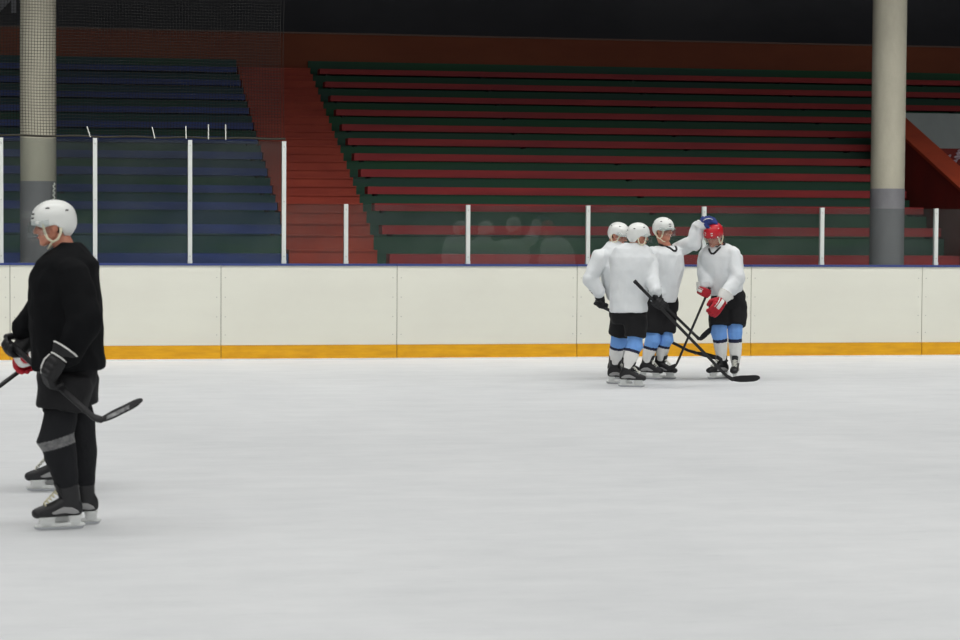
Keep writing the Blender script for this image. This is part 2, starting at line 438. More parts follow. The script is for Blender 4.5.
# pale scraps lying on the coping
b = MB()
for k, (px, py, r) in enumerate([(947, 157, .05), (954, 161.5, .05), (957, 157, .045), (958.5, 153, .04)]):
    y = YR[2]-.2; p = at_y(px, py, yb-.06)
    b.ell(p, (r*1.3, 0, .01), (0, r*.5, 0), (-.01, 0, r*.6), 8)
    for q in range(3): b.ell(p+np.array([random.uniform(-.07, .07), random.uniform(-.03, .02), random.uniform(-.05, .05)]), (.03, 0, .01), (0, .02, 0), (0, 0, .022), 7)
tag(b.build('scraps', M['pale']), 'pale torn scraps stuck on the red band of the entry wall', 'scraps')

# columns
CY = 34.0
def column(pxl, pxr, pyc, ygrey, name, label):
    a, bb = at_y(pxl, pyc, CY), at_y(pxr, pyc, CY); r = (bb[0]-a[0])/2*math.cos(PSI)*.985; x = (a[0]+bb[0])/2
    zg = at_y((pxl+pxr)/2, ygrey, CY-r)[2]
    e = empty(name, (x, CY, 0)); tag(e, label, 'column', 'concrete columns in front of the stands')
    MB().tube([(0, 0, -.005), (0, 0, 0), (0, 0, zg-.012), (0, 0, zg-.006), (0, 0, zg)], r+.004, 48).build('painted_base', M['column_low'], e, True)['label'] = 'grey painted lower part'
    MB().tube([(0, 0, zg), (0, 0, zg+.006), (0, 0, zg+.012), (0, 0, 10.9), (0, 0, 11)], r, 48).build('shaft', M['column'], e, True)
    for o in e.children:
        for p in o.data.polygons:
            if len(p.vertices) > 6: p.use_smooth = False
    return x, r
xc, rc = column(19.5, 57, 160, 181, 'column', 'cream column behind the netting at left, grey below')
column(872.6, 905.8, 60, 188.5, 'column', 'cream column with chipped paint at right, grey below')
# knotted white rope on the left column
pts = []
for k in range(15):
    q = at_y(54+1.3*math.sin(k*1.9), 183+k*1.35, CY-rc*1.0); pts.append((q[0]-xc, q[1]+.06 - .0, q[2]))
o = MB().tube([(p[0]+xc, CY-rc*.93, p[2]) for p in pts], .012, 6).build('rope', M['tie'], None, True)
tag(o, 'short white knotted rope hanging down the grey part of the left column', 'rope')

# safety net
zn = at_y(150, 138.4, GY)[2]+.025; xn0, xn1 = allp[0][1][0]-.2, allp[4][1][0]+.02; zn1 = 6.4; cell = .0375
e = empty('safety_net', (xn0, GY, zn)); tag(e, 'dark square-mesh safety net hanging above the tall glass at left', 'net')
b = MB(); nx, nz = int((xn1-xn0)/cell), int((zn1-zn)/cell)
def sway(x, z): return .02*math.sin(x*2.1+.6*z)+.012*math.sin(x*5+z*1.3), .006*math.sin(z*3+x*1.7)+.004*math.sin(x*9)
for i in range(nx+1):
    P = []
    for j in range(0, nz+1, 3):
        dy, dx = sway(i*cell, j*cell); P.append((i*cell+dx*1.2, dy, j*cell))
    b.tube(P, .003, 3)
for j in range(nz+1):
    P = []
    for i in range(0, nx+1, 3):
        dy, dx = sway(i*cell, j*cell); P.append((i*cell, dy, j*cell+dx))
    b.tube(P, .003, 3)
b.build('mesh_cords', M['cord'], e)
MB().tube([(i*.1, sway(i*.1, 0)[0], -.01+.006*math.sin(i*.9)) for i in range(int((xn1-xn0)/.1)+1)], .013, 8).build('edge_rope', M['rope'], e, True)
for (xa, ya_, xb, yb_) in [(87, 126.5, 90.3, 137), (152.2, 127, 154.8, 138.5), (185.8, 126, 186.2, 138.8), (208.4, 124.5, 208.4, 139.5), (225.6, 124.5, 225.8, 139.8)]:
    p, q = at_y(xa, ya_, GY-.03), at_y(xb, yb_, GY-.03)
    MB().tube([(p[0]-xn0, -.035, p[2]-zn), (q[0]-xn0, -.03, q[2]-zn)], .007, 6).build('tie', M['tie'], e)['label'] = 'pale cable tie'

# PEOPLE-BEGIN
# ------------------------------------------------------------------ people
def V3(*a): return np.array(a, float)
def nrm(v): v = np.array(v, float); return v/(np.linalg.norm(v)+1e-9)

class Frame:
    """a spot on the ice: x = to the right, y = away, z = up"""
    def __init__(s, px, py):
        s.base = at_z(px, py); s.dep = float(s.base.dot(FH)); s.base[2] = 0
    def loc(s, w):
        d = np.array(w)-s.base; return V3(d.dot(_R), d.dot(FH), w[2])
    def P(s, px, py, dv=0.0): return s.loc(at_depth(px, py, s.dep+dv))
    def G(s, px, py): return s.loc(at_z(px, py, 0.0))
    def ppm(s): return F_PX*math.cos(PIT)/s.dep

def fold(amp, fx, fz, seed):
    o = Vector((seed*3.1, seed*1.7, seed*.9))
    def f(p):
        a = noise.noise(Vector((p[0]*fx, p[1]*fx, p[2]*fz))+o)
        b_ = noise.noise(Vector((p[0]*fx*.8+p[2]*fx*.6, p[1]*fx*.8, p[2]*fx*.8-p[0]*fx*.6))*1.3+o)
        return amp*(.6*(1-2*abs(a))+.7*b_-.2)
    return f

def make_head(b, j, hf, hu):
    """skull, face and neck shapes; returns head axes"""
    H = j['head']; hf = nrm(hf); hu = nrm(np.array(hu)-hf*np.dot(hu, hf)); hr = np.cross(hf, hu)
    def q(f, r, u): return H+hf*f+hr*r+hu*u
    b.ell(q(-.012, 0, .025), hf*.096, hr*.076, hu*.094, 20)
    b.ell(q(.03, 0, -.03), hf*.06, hr*.058, hu*.084, 18)
    for s in (-1, 1):
        b.cap(q(.0, s*.05, -.055), .02, q(.066, s*.014, -.1), .019)
        b.ell(q(.064, s*.036, -.022), hf*.022, hr*.022, hu*.02, 10)
        b.ell(q(-.012, s*.08, -.012), hf*.024, hr*.014, hu*.036, 12)
    b.ell(q(.075, 0, -.1), hf*.018, hr*.022, hu*.016, 10)
    b.cap(q(.08, -.036, .026), .013, q(.08, .036, .026), .013)
    b.cap(q(.086, 0, .01), .009, q(.108, 0, -.03), .015)
    b.ell(q(.082, 0, -.066), hf*.014, hr*.026, hu*.016, 10)
    b.cap(q(-.03, 0, -.07), .056, j['neck'], .064)
    return q, hf, hr, hu

def helmet(par, q, hf, hr, hu, m, visor=True, seed=0):
    vm = M['gwhite'] if m is M['hred'] else M['vent']
    he = MB(); na, npol = 48, 14
    RF, RR, RU = .131, .107, .12
    def low(a):   # lower rim height for azimuth a (0 = front)
        a = abs((a+PI) % (2*PI)-PI); d = math.degrees(a)
        return float(np.interp(d, [0, 35, 60, 75, 95, 110, 125, 150, 180], [.012, .006, -.012, -.006, .0, -.028, -.062, -.078, -.082]))
    def surf(a, u, k=1.0):
        uu = min(.9999, max(-.85, u/RU)); h = math.sqrt(max(0, 1-abs(uu)**2.3))
        ridge = 1+.018*math.cos(6*a)*(0.3+.7*max(0, uu)) + (.02 if .02 < u < .06 and abs(math.cos(a)) < .75 else 0)
        return q(-.006+math.cos(a)*RF*h*ridge*k, math.sin(a)*RR*h*ridge*k, .027+u*(1 if u < 0 else k))
    outer, inner = [], []
    for i in range(npol+1):
        t = i/npol; ro, ri = [], []
        for k in range(na):
            a = 2*PI*k/na; lo = low(a)-.027
            ph = (1-t)**1.0; u = RU*.995-(RU*.995-lo)*(t**1.6 if t < 1 else 1)
            ro.append(surf(a, u)); ri.append(surf(a, u, .93))
        outer.append(ro); inner.append(ri)
    V = [p for r in outer for p in r]+[p for r in inner for p in r]; N = (npol+1)*na; Fc = []
    for i in range(npol):
        for k in range(na):
            l = (k+1) % na
            Fc.append((i*na+k, (i+1)*na+k, (i+1)*na+l, i*na+l)); Fc.append((N+i*na+k, N+i*na+l, N+(i+1)*na+l, N+(i+1)*na+k))
    for k in range(na):
        l = (k+1) % na; Fc.append((npol*na+k, N+npol*na+k, N+npol*na+l, npol*na+l))
    Fc.append(tuple(range(na))); Fc.append(tuple(N+k for k in range(na-1, -1, -1)))
    he.add(V, Fc); h = he.build('helmet', m, par, True)
    # vents
    for (a, u, w) in [(.42, .045, .03), (.42, .022, .026), (-.42, .045, .03), (-.42, .022, .026), (1.35, .07, .022), (-1.35, .07, .022), (2.3, .05, .02), (-2.3, .05, .02), (.2, .1, .016), (-.2, .1, .016), (PI, .03, .02)]:
        c = surf(a, u, 1.0); t = nrm(surf(a+.05, u)-surf(a-.05, u)); n = nrm(np.cross(t, hu)); n = nrm(c-q(0, 0, .02))
        MB().ell(c, t*w*(.62 if vm is M['vent'] else .5), hu*(.0055 if vm is M['vent'] else .008)+hf*.001, n*.0045, 10).build('vent', vm, h, True)
    # ear loops and chin strap
    for s in (-1, 1):
        pts = [q(.052, s*.088, .012), q(.05, s*.09, -.03), q(.036, s*.088, -.075), q(.008, s*.084, -.098), q(-.022, s*.086, -.085), q(-.042, s*.09, -.05), q(-.045, s*.094, -.02)]
        MB().tube(pts, [.008]*7, 8).build('ear_loop', M['strap'], h, True)
    pts = [q(.014, -.084, -.1), q(.034, -.052, -.126), q(.044, 0, -.134), q(.034, .052, -.126), q(.014, .084, -.1)]
    MB().tube(pts, .006, 8).build('chin_strap', M['strap'] if m is M['hwhite'] else M['bstrap'], h, True)
    if visor:
        v = MB(); r0, r1 = [], []
        vo, vi = [], []
        for u in (.032, .008, -.024, -.056):
            ro, ri = [], []
            for k in range(25):
                a = math.radians(-82+164*k/24); ex = .012*(1-(u+.045)/.08)
                ro.append(q(-.004+math.cos(a)*(.15+ex), math.sin(a)*(.118), u-.012*math.cos(a*1.4)*(u < 0)))
                ri.append(q(-.004+math.cos(a)*(.147+ex), math.sin(a)*(.115), u-.012*math.cos(a*1.4)*(u < 0)))
            vo.append(ro); vi.append(ri)
        V = [p for r in vo for p in r]+[p for r in vi for p in r]; n = 25; N = 100; Fc = []
        for i in range(3):
            for k in range(24):
                Fc.append((i*n+k, i*n+k+1, (i+1)*n+k+1, (i+1)*n+k)); Fc.append((N+i*n+k, N+(i+1)*n+k, N+(i+1)*n+k+1, N+i*n+k+1))
        for k in range(24):
            Fc.append((k, N+k, N+k+1, k+1)); Fc.append((75+k, 75+k+1, N+75+k+1, N+75+k))
        for k in (0, 24):
            for i in range(3): Fc.append((i*n+k, (i+1)*n+k, N+(i+1)*n+k, N+i*n+k))
        v.add(V, Fc); v.build('visor', M['visor'], h, True)
        for s in (-1, 1):
            c = q(.085, s*.098, .02); MB().ell(c, hf*.012, hr*.006, hu*.009, 10).build('visor_clip', M['gwhite'], h, True)
    return h

def glove_frame(G, elbow, axis, hand, grip=True, n_hint=None, scale=1.0, d_hint=None):
    a = nrm(axis); fd = np.array(G)-np.array(elbow); d = nrm(fd-a*fd.dot(a)); t = a
    n = np.cross(d, t) if hand == 'R' else np.cross(t, d)
    if not grip and n_hint is not None:
        d = nrm(fd if d_hint is None else d_hint); n = nrm(np.array(n_hint)-d*np.dot(n_hint, d)); t = np.cross(n, d) if hand == 'R' else np.cross(d, n)
    S = scale*1.08
    O = np.array(G)-(d*.042-n*.036)*S if grip else np.array(G)
    return O, d, t, n, S

def glove(par, G, elbow, axis, hand, m, cuffm, trimm, grip=True, n_hint=None, scale=1.0, curl=1.0, d_hint=None, clen=1.0, band=False):
    """padded hockey glove; G = palm centre (or shaft centre when gripping); axis = shaft direction towards the thumb"""
    O, d, t, n, S = glove_frame(G, elbow, axis, hand, grip, n_hint, scale, d_hint)
    def q(x, y, z): return O+(d*x+t*y+n*z)*S
    b = MB()
    b.loft([(q(x, 0, 0), t*w*S, n*h*S) for x, w, h in ((-.065, .042, .034), (-.04, .05, .036), (0, .054, .036), (.035, .054, .032), (.058, .05, .026))], 16, 2.6)
    for x in (-.036, -.004, .028): b.ell(q(x, 0, .03), d*.019*S, t*.05*S, n*.016*S, 14)
    for k, (y, L) in enumerate(((.039, .95), (.013, 1.03), (-.013, 1.0), (-.038, .82))):
        p = q(.05, y, .006)
        for ang, ln, r in ((50, .044, .0165), (108, .036, .0158), (165, .026, .0145)):
            A = math.radians(ang*curl*(1-.03*k)); e = p+(d*math.cos(A)-n*math.sin(A))*ln*L*S
            b.cap(p, r*S, e, r*.95*S, 10); p = e
    p0 = q(-.03, .045, -.012); p1 = p0+nrm(d*.7+t*.55-n*.45)*.045*S; p2 = p1+nrm(d*.65-t*.15*curl-n*.75*curl)*.04*S
    b.cap(p0, .02*S, p1, .019*S, 10); b.cap(p1, .019*S, p2, .017*S, 10)
    g = b.blob('glove', m, par, .0052, 3)
    # flared cuff along the forearm
    fa = nrm(np.array(elbow)-q(-.06, 0, 0)); w0 = q(-.055, 0, 0)
    u = nrm(t-fa*np.dot(t, fa)); v = np.cross(fa, u)
    c = MB(); c.loft([(w0, u*.046*S, v*.04*S), (w0+fa*.035*S*clen, u*.052*S, v*.047*S), (w0+fa*.08*S*clen, u*.064*S, v*.058*S), (w0+fa*.115*S*clen, u*.069*S, v*.063*S), (w0+fa*.118*S*clen, u*.058*S, v*.052*S)], 20, 2.3)
    c.build('cuff', cuffm, g, True)
    def ring(at, k):
        c0 = w0+fa*at*S*clen; uu, vv = u*k*S, v*k*.9*S
        return [c0+uu*math.cos(x)+vv*math.sin(x) for x in (2*PI*i/20 for i in range(21))]
    for at, k in ((.006, .05), (.108, .0715)):
        MB().tube(ring(at, k), .0042*S, 6).build('trim', trimm, g, True)
    MB().tube([q(-.05, .035, .036), q(-.02, .03, .05), q(.015, .026, .049), q(.05, .026, .03)], .0042*S, 6).build('trim', trimm, g, True)
    if band:
        MB().loft([(q(x, 0, .002), t*w*S, n*h*S) for x, w, h in ((-.03, .054, .047), (-.025, .0575, .051), (.018, .0585, .051), (.023, .055, .047))], 18, 2.6).build('stripe', trimm, g, True)
    elif m is M['gred']:
        MB().loft([(q(x, -.002, z), t*.016*S, n*.006*S) for x, z in ((-.05, .036), (-.03, .05), (0, .05), (.03, .049), (.05, .038))], 12, 3).build('stripe', trimm, g, True)
    return g

def skate(par, A, toe, lace, panel, seed=0, K=None):
    """A = ankle point; toe = horizontal direction"""
    T = nrm(V3(toe[0], toe[1], 0)); Z = V3(0, 0, 1); S = np.cross(T, Z); O = V3(A[0], A[1], 0)
    def q(x, y, z): return O+T*x+S*y+Z*z
    b = MB()
    b.loft([(q(x, 0, (z0+z1)/2), S*w, Z*(z1-z0)/2) for x, w, z0, z1 in ((-.082, .024, .092, .15), (-.06, .036, .078, .19), (-.02, .038, .076, .21), (.03, .037, .076, .2), (.075, .042, .074, .172), (.12, .048, .073, .152), (.16, .048, .074, .14), (.19, .04, .078, .128), (.208, .022, .086, .114))], 18, 2.5)
    top = np.array(A)
    sh = (np.array(K)-top)/(K[2]-top[2])
    def sq(z): return top+sh*(z-top[2]) if z > .16 else q(-.012, 0, z)
    b.loft([(sq(.125), T*.058, S*.039), (sq(.18), T*.06, S*.045), (sq(.23), T*.064, S*.051), (sq(.268), T*.068, S*.056)], 18, 2.3)
    s = b.blob('skate', M['boot'], par, .0065, 3)
    h = MB()
    h.loft([(q(.125, 0, z), T*w, S*v) for z, w, v in ((.078, .06, .034), (.06, .045, .018), (.045, .05, .011), (.02, .055, .009))], 16, 3)
    h.loft([(q(-.04, 0, z), T*w, S*v) for z, w, v in ((.082, .045, .032), (.06, .034, .018), (.045, .036, .011), (.02, .042, .009))], 16, 3)
    h.loft([(q(x, 0, .029), S*.0095, Z*w) for x, w in ((-.1, .004), (-.085, .011), (.0, .012), (.15, .012), (.19, .009), (.2, .004))], 10, 3)
    h.build('blade_holder', M['holder'], s, True)
    MB().add([q(x, y, z) for y in (-.002, .002) for x, z in ((-.1, .024), (-.085, .004), (-.06, .0), (.16, .0), (.19, .008), (.2, .024))],
             [(0, 1, 2, 3, 4, 5), (11, 10, 9, 8, 7, 6)]+[(i, 6+i, 6+(i+1) % 6, (i+1) % 6) for i in range(6)]).build('blade', M['steel'], s)
    MB().loft([(sq(.18)+T*.052, S*.03, T*.012), (sq(.22)+T*.058, S*.034, T*.013), (sq(.255)+T*.066, S*.034, T*.01), (sq(.272)+T*.071, S*.026, T*.006)], 14, 2.6).build('tongue', panel, s, True)
    l = MB()
    for k in range(6):
        x, z = .135-.016*k, .153+.0165*k
        l.tube([q(x, -.03, z-.008), q(x+.004, 0, z+.008), q(x, .03, z-.008)], .0052, 6)
        if k: l.tube([q(x, -.028, z-.008), q(x+.012, 0, z), q(x+.017, .028, z-.02)], .0045, 6)
    l.build('laces', lace, s, True)
    for sd in (-1, 1):
        MB().loft([(q(x, sd*w, z), T*.004+Z*hh, S*.004) for x, w, z, hh in ((-.055, .037, .105, .008), (-.02, .0395, .112, .02), (.03, .038, .118, .018), (.08, .042, .105, .01), (.1, .045, .1, .004))], 10, 2).build('side_panel', M['bootg'], s, True)
    MB().ell(q(.178, 0, .1), T*.034, S*.0455, Z*.03, 16).build('toe_cap', M['boot'], s, True)
    return s

def stick(fr, butt, heel, tip, label, face_up=None, worn=False, curve=.03, blade_h=.072, rise=0.0):
    """fr: frame; points in local coordinates"""
    butt, heel, tip = map(np.array, (butt, heel, tip))
    rz = -PSI; w = fr.base+_R*heel[0]+FH*heel[1]; w[2] = heel[2]
    e = empty('hockey_stick', tuple(w), rz); tag(e, label, 'hockey stick', 'hockey sticks')
    B, Tp = butt-heel, tip-heel
    ax = nrm(B); bd = nrm(Tp); L = np.linalg.norm(Tp)
    bu = nrm(ax-bd*ax.dot(bd)); bn = nrm(np.cross(bd, bu))
    s1 = nrm(bn-ax*ax.dot(bn)); s2 = np.cross(ax, s1)
    MB().loft([(bu*.012+bd*.02, s1*.008, s2*.02), (bu*.02+ax*.02, s1*.009, s2*.022), (ax*.1, s1*.0115, s2*.0165), (B*.5, s1*.012, s2*.017), (B, s1*.012, s2*.017)], 12, 4).build('shaft', M['stick'], e, True)
    MB().loft([(B-ax*.12, s1*.0145, s2*.0195), (B-ax*.02, s1*.0145, s2*.0195), (B-ax*.018, s1*.017, s2*.022), (B+ax*.008, s1*.016, s2*.021)], 12, 3).build('grip_tape', M['sticktape'], e, True)
    secs = []
    for t in np.linspace(0, 1, 12):
        hh = blade_h/2*(np.interp(t, [0, .12, .3, .8, .93, 1], [.5, .8, 1, .98, .75, .3]))
        c = bd*L*t+bn*curve*(t**2)+bu*(blade_h*.42-.008*(1-t)+rise*t**2)
        secs.append((c, bu*hh, bn*.006))
    bl = MB().loft(secs, 12, 3).build('blade', M['sticktape'], e, True)
    if worn:
        k = [(c+v*1.0, u*.5, v*.3) for c, u, v in secs[2:9]]
        MB().loft([(c-nrm(u)*.012, u, v) for c, u, v in k], 10, 3).build('worn_patch', M['sgrey'], bl, True)['label'] = 'worn grey streak'
    return e

def limb(b, pts, rad, seg=14):
    for i in range(len(pts)-1): b.cap(pts[i], rad[i], pts[i+1], rad[i+1], seg)

def person(fr, label, j, hf, hu, cfg):
    """j: joints in local coordinates; builds body, clothing and gear as children of one empty"""
    e = empty('person', tuple(fr.base), -PSI); tag(e, label, 'person', 'hockey players')
    sd = cfg.get('seed', 1)
    b = MB()
    q, hf, hr, hu = make_head(b, j, hf, hu)
    sr = nrm(j['SR']-j['SL'])           # towards the right shoulder
    up = nrm(j['neck']-j['pelvis']); fw = nrm(np.cross(up, sr)); sr = np.cross(fw, up)
    mid = (j['neck']+j['pelvis'])/2
    b.loft([(j['pelvis']-up*.08, sr*.13, fw*.09), (j['pelvis'], sr*.165, fw*.11), (j['pelvis']*.6+j['neck']*.4, sr*.15, fw*.105), (j['pelvis']*.3+j['neck']*.7, sr*.17, fw*.115), (j['neck']-up*.08, sr*.14, fw*.08), (j['neck'], sr*.065, fw*.06)], 20)
    for s in 'LR':
        S_, E_, W_ = j['S'+s], j['E'+s], j['W'+s]
        b.cap(j['neck']-up*.07, .055, S_-up*.01, .055); limb(b, [S_, E_, W_], [.058, .044, .027])
        g = cfg['glove'+s]; O, d_, t_, n_, S__ = glove_frame(g['at'], E_, g['axis'], s, g.get('grip', True), g.get('n'), g.get('scale', 1.0), g.get('d'))
        b.cap(W_, .027, O-d_*.04, .024); b.ell(O, d_*.05, t_*.038, n_*.018, 12)
        Hp, K, A = j['T'+s], j['K'+s], j['A'+s]
        b.cap(j['pelvis'], .12, Hp, .1)
        limb(b, [Hp, K, A], [.088, .058, .04]); b.cap(A, .036, V3(A[0], A[1], .125), .03); b.cap(V3(A[0], A[1], .125), .03, V3(A[0], A[1], .11)+nrm(V3(*cfg['toe'+s], 0))*.12, .024)
    body = b.blob('body', [M['skin'], M['lip'], M['hair']], e, .0085, 2)
    for s in (-1, 1):
        MB().ell(q(.0855, s*.031, .004), hf*.008, hr*.0125, hu*.0065, 12).build('eye', M['eye'], body, True)
        MB().cap(q(.092, s*.016, .022), .0042, q(.088, s*.046, .022), .0035, 8).build('eyebrow', M['hair'], body, True)
    MB().ell(q(.0955, 0, -.0655), hf*.006, hr*.021, hu*.0055, 12).build('mouth', M['lip'], body, True)
    MB().ell(q(-.024, 0, .005), hf*.09, hr*.0735, hu*.082, 18).build('hair', M['hair'], e, True)
    helmet(e, q, hf, hr, hu, cfg['helmet'], cfg.get('visor', True), sd)
    # jersey
    b = MB(); secs = []
    for (py, xl, xr, dvc, dr) in cfg['jersey']:
        pc = fr.P((xl+xr)/2, py, dvc); hw = (xr-xl)/2/fr.ppm()
        tw = cfg.get('twist', 0.0)
        secs.append((pc, V3(hw, 0, 0), V3(0, dr, 0)))
    b.loft(secs, 28, 2.35)
    ar = cfg.get('arm', (.1, .088, .07))
    for s in 'LR':
        S_, E_, W_ = j['S'+s], j['E'+s], j['W'+s]
        fo = W_+(E_-W_)*cfg.get('cuffpos', .1)
        b.cap(j['neck']-up*.1, .066, S_, ar[0]*.95, 16)
        limb(b, [S_, E_, fo], [ar[0], ar[1], ar[2]], 16)
        b.ell(E_, V3(ar[1]*1.08, 0, 0), V3(0, ar[1]*1.05, 0), V3(0, 0, ar[1]*1.05), 14)
        b.tube([fo+(E_-fo)*.25, fo, fo+nrm(W_-E_)*.03], [ar[2]*1.0, ar[2]*1.05, ar[2]*1.02], 16)
    je = b.blob('jersey', cfg['jmat'], e, .0115, 5, fold(cfg.get('fold', .014), 9, 3.4, sd))
    # collar: dips in front
    ring = []
    from mathutils.bvhtree import BVHTree
    bv = BVHTree.FromPolygons([v.co.copy() for v in je.data.vertices], [tuple(p.vertices) for p in je.data.polygons])
    cd = cfg.get('collar', .035)
    nk = j['neck']+up*.012
    for k in range(33):
        t = 2*PI*k/32; f_ = math.cos(t); dip = max(0, f_)**4*cd
        pt = nk+fw*(.07*f_+dip*.55)+sr*.074*math.sin(t)-up*(dip+.014*f_)
        if dip > .01:
            hit = bv.ray_cast(Vector(pt+fw*.12+up*.03), Vector(nrm(-fw-up*.25)), .3)[0]
            if hit is not None: pt = np.array(hit)+fw*.003
        ring.append(pt)
    MB().tube(ring, .0125, 8).build('collar', cfg.get('collarm', cfg['jmat']), je, True)
    # shorts
    b = MB(); sw = cfg.get('short_r', (.15, .135)); pv = j['pelvis']
    b.loft([(pv+up*.1, sr*.17, fw*.14), (pv, sr*.2, fw*.165), (pv-V3(0, 0, .08), sr*.2, fw*.16), (pv-V3(0, 0, .13), sr*.18, fw*.14)], 24, 2.4)
    for s in 'LR':
        Hp, K = j['T'+s], j['K'+s]; d = nrm(K-Hp); end = Hp+(K-Hp)*cfg.get('short_len', .86)
        a1 = nrm(np.cross(d, V3(0, 1, 0))); a2 = np.cross(d, a1)
        b.loft([(Hp+d*t*np.linalg.norm(end-Hp), a1*r, a2*r) for t, r in ((-.1, sw[0]*.9), (.15, sw[0]), (.5, (sw[0]+sw[1])/2), (.9, sw[1]), (1.0, sw[1]*.98), (1.0, sw[1]*.8))], 22, 2.5)
    b.blob('shorts', M['shorts'], e, .0115, 4, fold(.012, 8, 4, sd+5))
    # socks over shin pads
    for s in 'LR':
        K, A = j['K'+s], j['A'+s]; d = A-K; L = np.linalg.norm(d); dn = d/L; T = nrm(V3(*cfg['toe'+s], 0)); T = nrm(T-dn*T.dot(dn)); S_ = np.cross(dn, T)
        kr = cfg.get('knee_r', .082)
        b = MB(); Ku = K+nrm(j['T'+s]-K)*.19
        b.loft([(Ku, T*kr*.98, S_*kr), (K+(Ku-K)*.4, T*kr*1.08, S_*kr*1.02), (K+T*.012, T*kr*1.12, S_*kr*1.02), (K+d*.22, T*kr*.98, S_*kr*.93), (K+d*.45, T*kr*.93, S_*kr*.92), (K+d*.7, T*kr*.8, S_*kr*.8), (K+d*.86, T*kr*.7, S_*kr*.66), (K+d*.97, T*kr*.64, S_*kr*.58)], 20, 2.1)
        z0, z1 = cfg.get('band', (.3, .38))
        dark = cfg.get('dark_socks', False)
        tp = cfg.get('tape', {}).get(s)
        def zone(p, K=K, dn=dn, L=L):
            t = np.dot(p-K, dn)/L
            if dark:
                if tp is None: return 0
                t += .25*np.dot(p-K, V3(1, 0, 0))
                return 1 if tp[0] < t < tp[1] else 0
            return 0 if t < z0 else (1 if t < z1 else 2)
        ms = [M['sblack'], M['tape']] if dark else [M['sblue'], M['snavy'], M['swhite']]
        b.blob('sock', ms, e, .006, 4, fold(.005, 12, 7, sd+9), zone)
        skate(e, A, cfg['toe'+s], cfg.get('lace', M['lace']), cfg.get('tongue', M['boot']), sd, K)
    for s in 'LR':
        g = cfg['glove'+s]
        glove(e, g['at'], j['E'+s], g['axis'], s, g['m'], g.get('cuff', g['m']), g.get('trim', g['m']), g.get('grip', True), g.get('n'), g.get('scale', 1.0), g.get('curl', 1.0), g.get('d'), g.get('clen', 1.0), g.get('band', False))
    return e

def joints(fr, **k):
    o = {}
    for n, (px, py, dv) in k.items(): o[n] = fr.P(px, py, dv)
    return o

# --- player in black, nearest, facing left
f = Frame(62, 527)
j = joints(f, head=(53.5, 225, 0), neck=(67, 254, .0), pelvis=(67, 366, 0), SL=(72, 276, -.17), EL=(85, 322, -.26), WL=(67, 356, -.28),
           SR=(52, 276, .17), ER=(45, 305, .3), WR=(24, 329, .24), TL=(66, 378, -.09), KL=(57, 438, -.12), AL=(68, 488, -.1), TR=(70, 378, .09), KR=(79, 432, .1), AR=(84, 487, .1))
gl_, gr_ = f.P(55, 379, -.3), f.P(13, 346, .2)
ax = nrm(gr_-gl_)
heelA = f.P(100, 423, -.74); butt = gr_+ax*.07
person(f, 'person in black jersey and white helmet skating left, nearest player', j, (-1, -.12, -.1), (-.1, 0, 1), dict(
    seed=3, helmet=M['hwhite'], jmat=M['jblack'], collar=.0, cuffpos=.05,
    jersey=[(243, 61, 80, 0, .08), (251, 50, 88, 0, .14), (262, 36, 97, 0, .2), (280, 30, 98, 0, .24), (300, 30, 100, 0, .25), (325, 31, 102, 0, .25), (345, 33, 103, 0, .25), (360, 34, 105, 0, .25), (369, 35, 105, 0, .25)],
    arm=(.105, .095, .078), toeL=(-.93, -.38), toeR=(-.95, -.3), dark_socks=True, tape=dict(L=(-.02, .17)), short_r=(.165, .145), short_len=.53, knee_r=.098,
    gloveL=dict(at=gl_, axis=ax, m=M['gblack'], trim=M['gwhite'], scale=1.1, clen=.5), gloveR=dict(at=gr_, axis=ax, m=M['gblack'], trim=M['gwhite'], scale=1.1, clen=.8),
    lace=M['blace'], tongue=M['boot']))
stick(f, butt, heelA, f.P(138, 407, -.8), 'black stick held low by the nearest player, blade raised behind him', worn=True, curve=-.035, blade_h=.07, rise=.06)

# --- second player in black, mostly hidden behind the first
f = Frame(60, 490.5)
j = joints(f, head=(66, 273, 0), neck=(70, 291, .02), pelvis=(72, 372, 0.05), SL=(70, 306, -.18), EL=(62, 345, -.22), WL=(40, 358, -.18),
           SR=(66, 306, .2), ER=(60, 340, .22), WR=(46, 355, .12), TL=(70, 384, -.06), KL=(58, 424, -.06), AL=(57, 468, -.04), TR=(74, 384, .1), KR=(64, 424, .1), AR=(70, 466, .12))
gl_, gr_ = f.P(26, 364, -.1), f.P(44, 352, .0)
ax = nrm(gr_-gl_)
person(f, 'person in black hidden behind the nearest player, red and white glove showing', j, (-1, .05, -.35), (-.3, 0, 1), dict(
    seed=8, helmet=M['hwhite'], jmat=M['jblack'], collar=.0,
    jersey=[(286, 62, 80, 0, .08), (294, 56, 88, 0, .16), (310, 48, 94, 0, .22), (335, 46, 96, 0, .23), (355, 48, 97, 0, .22), (368, 50, 97, 0, .22)],
    arm=(.09, .08, .065), toeL=(-.99, -.1), toeR=(-.99, -.1), dark_socks=True, short_r=(.13, .12), short_len=.8, knee_r=.08,
    gloveL=dict(at=gl_, axis=ax, m=M['gred'], cuff=M['gwhite'], trim=M['gwhite'], scale=1.2, band=True), gloveR=dict(at=gr_, axis=ax, m=M['gred'], cuff=M['gwhite'], trim=M['gwhite'])))
stick(f, gr_+ax*.1, f.P(-62, 432, -.3), f.P(-88, 440, -.2), 'black stick leaving the photo at left, under the red and white glove')

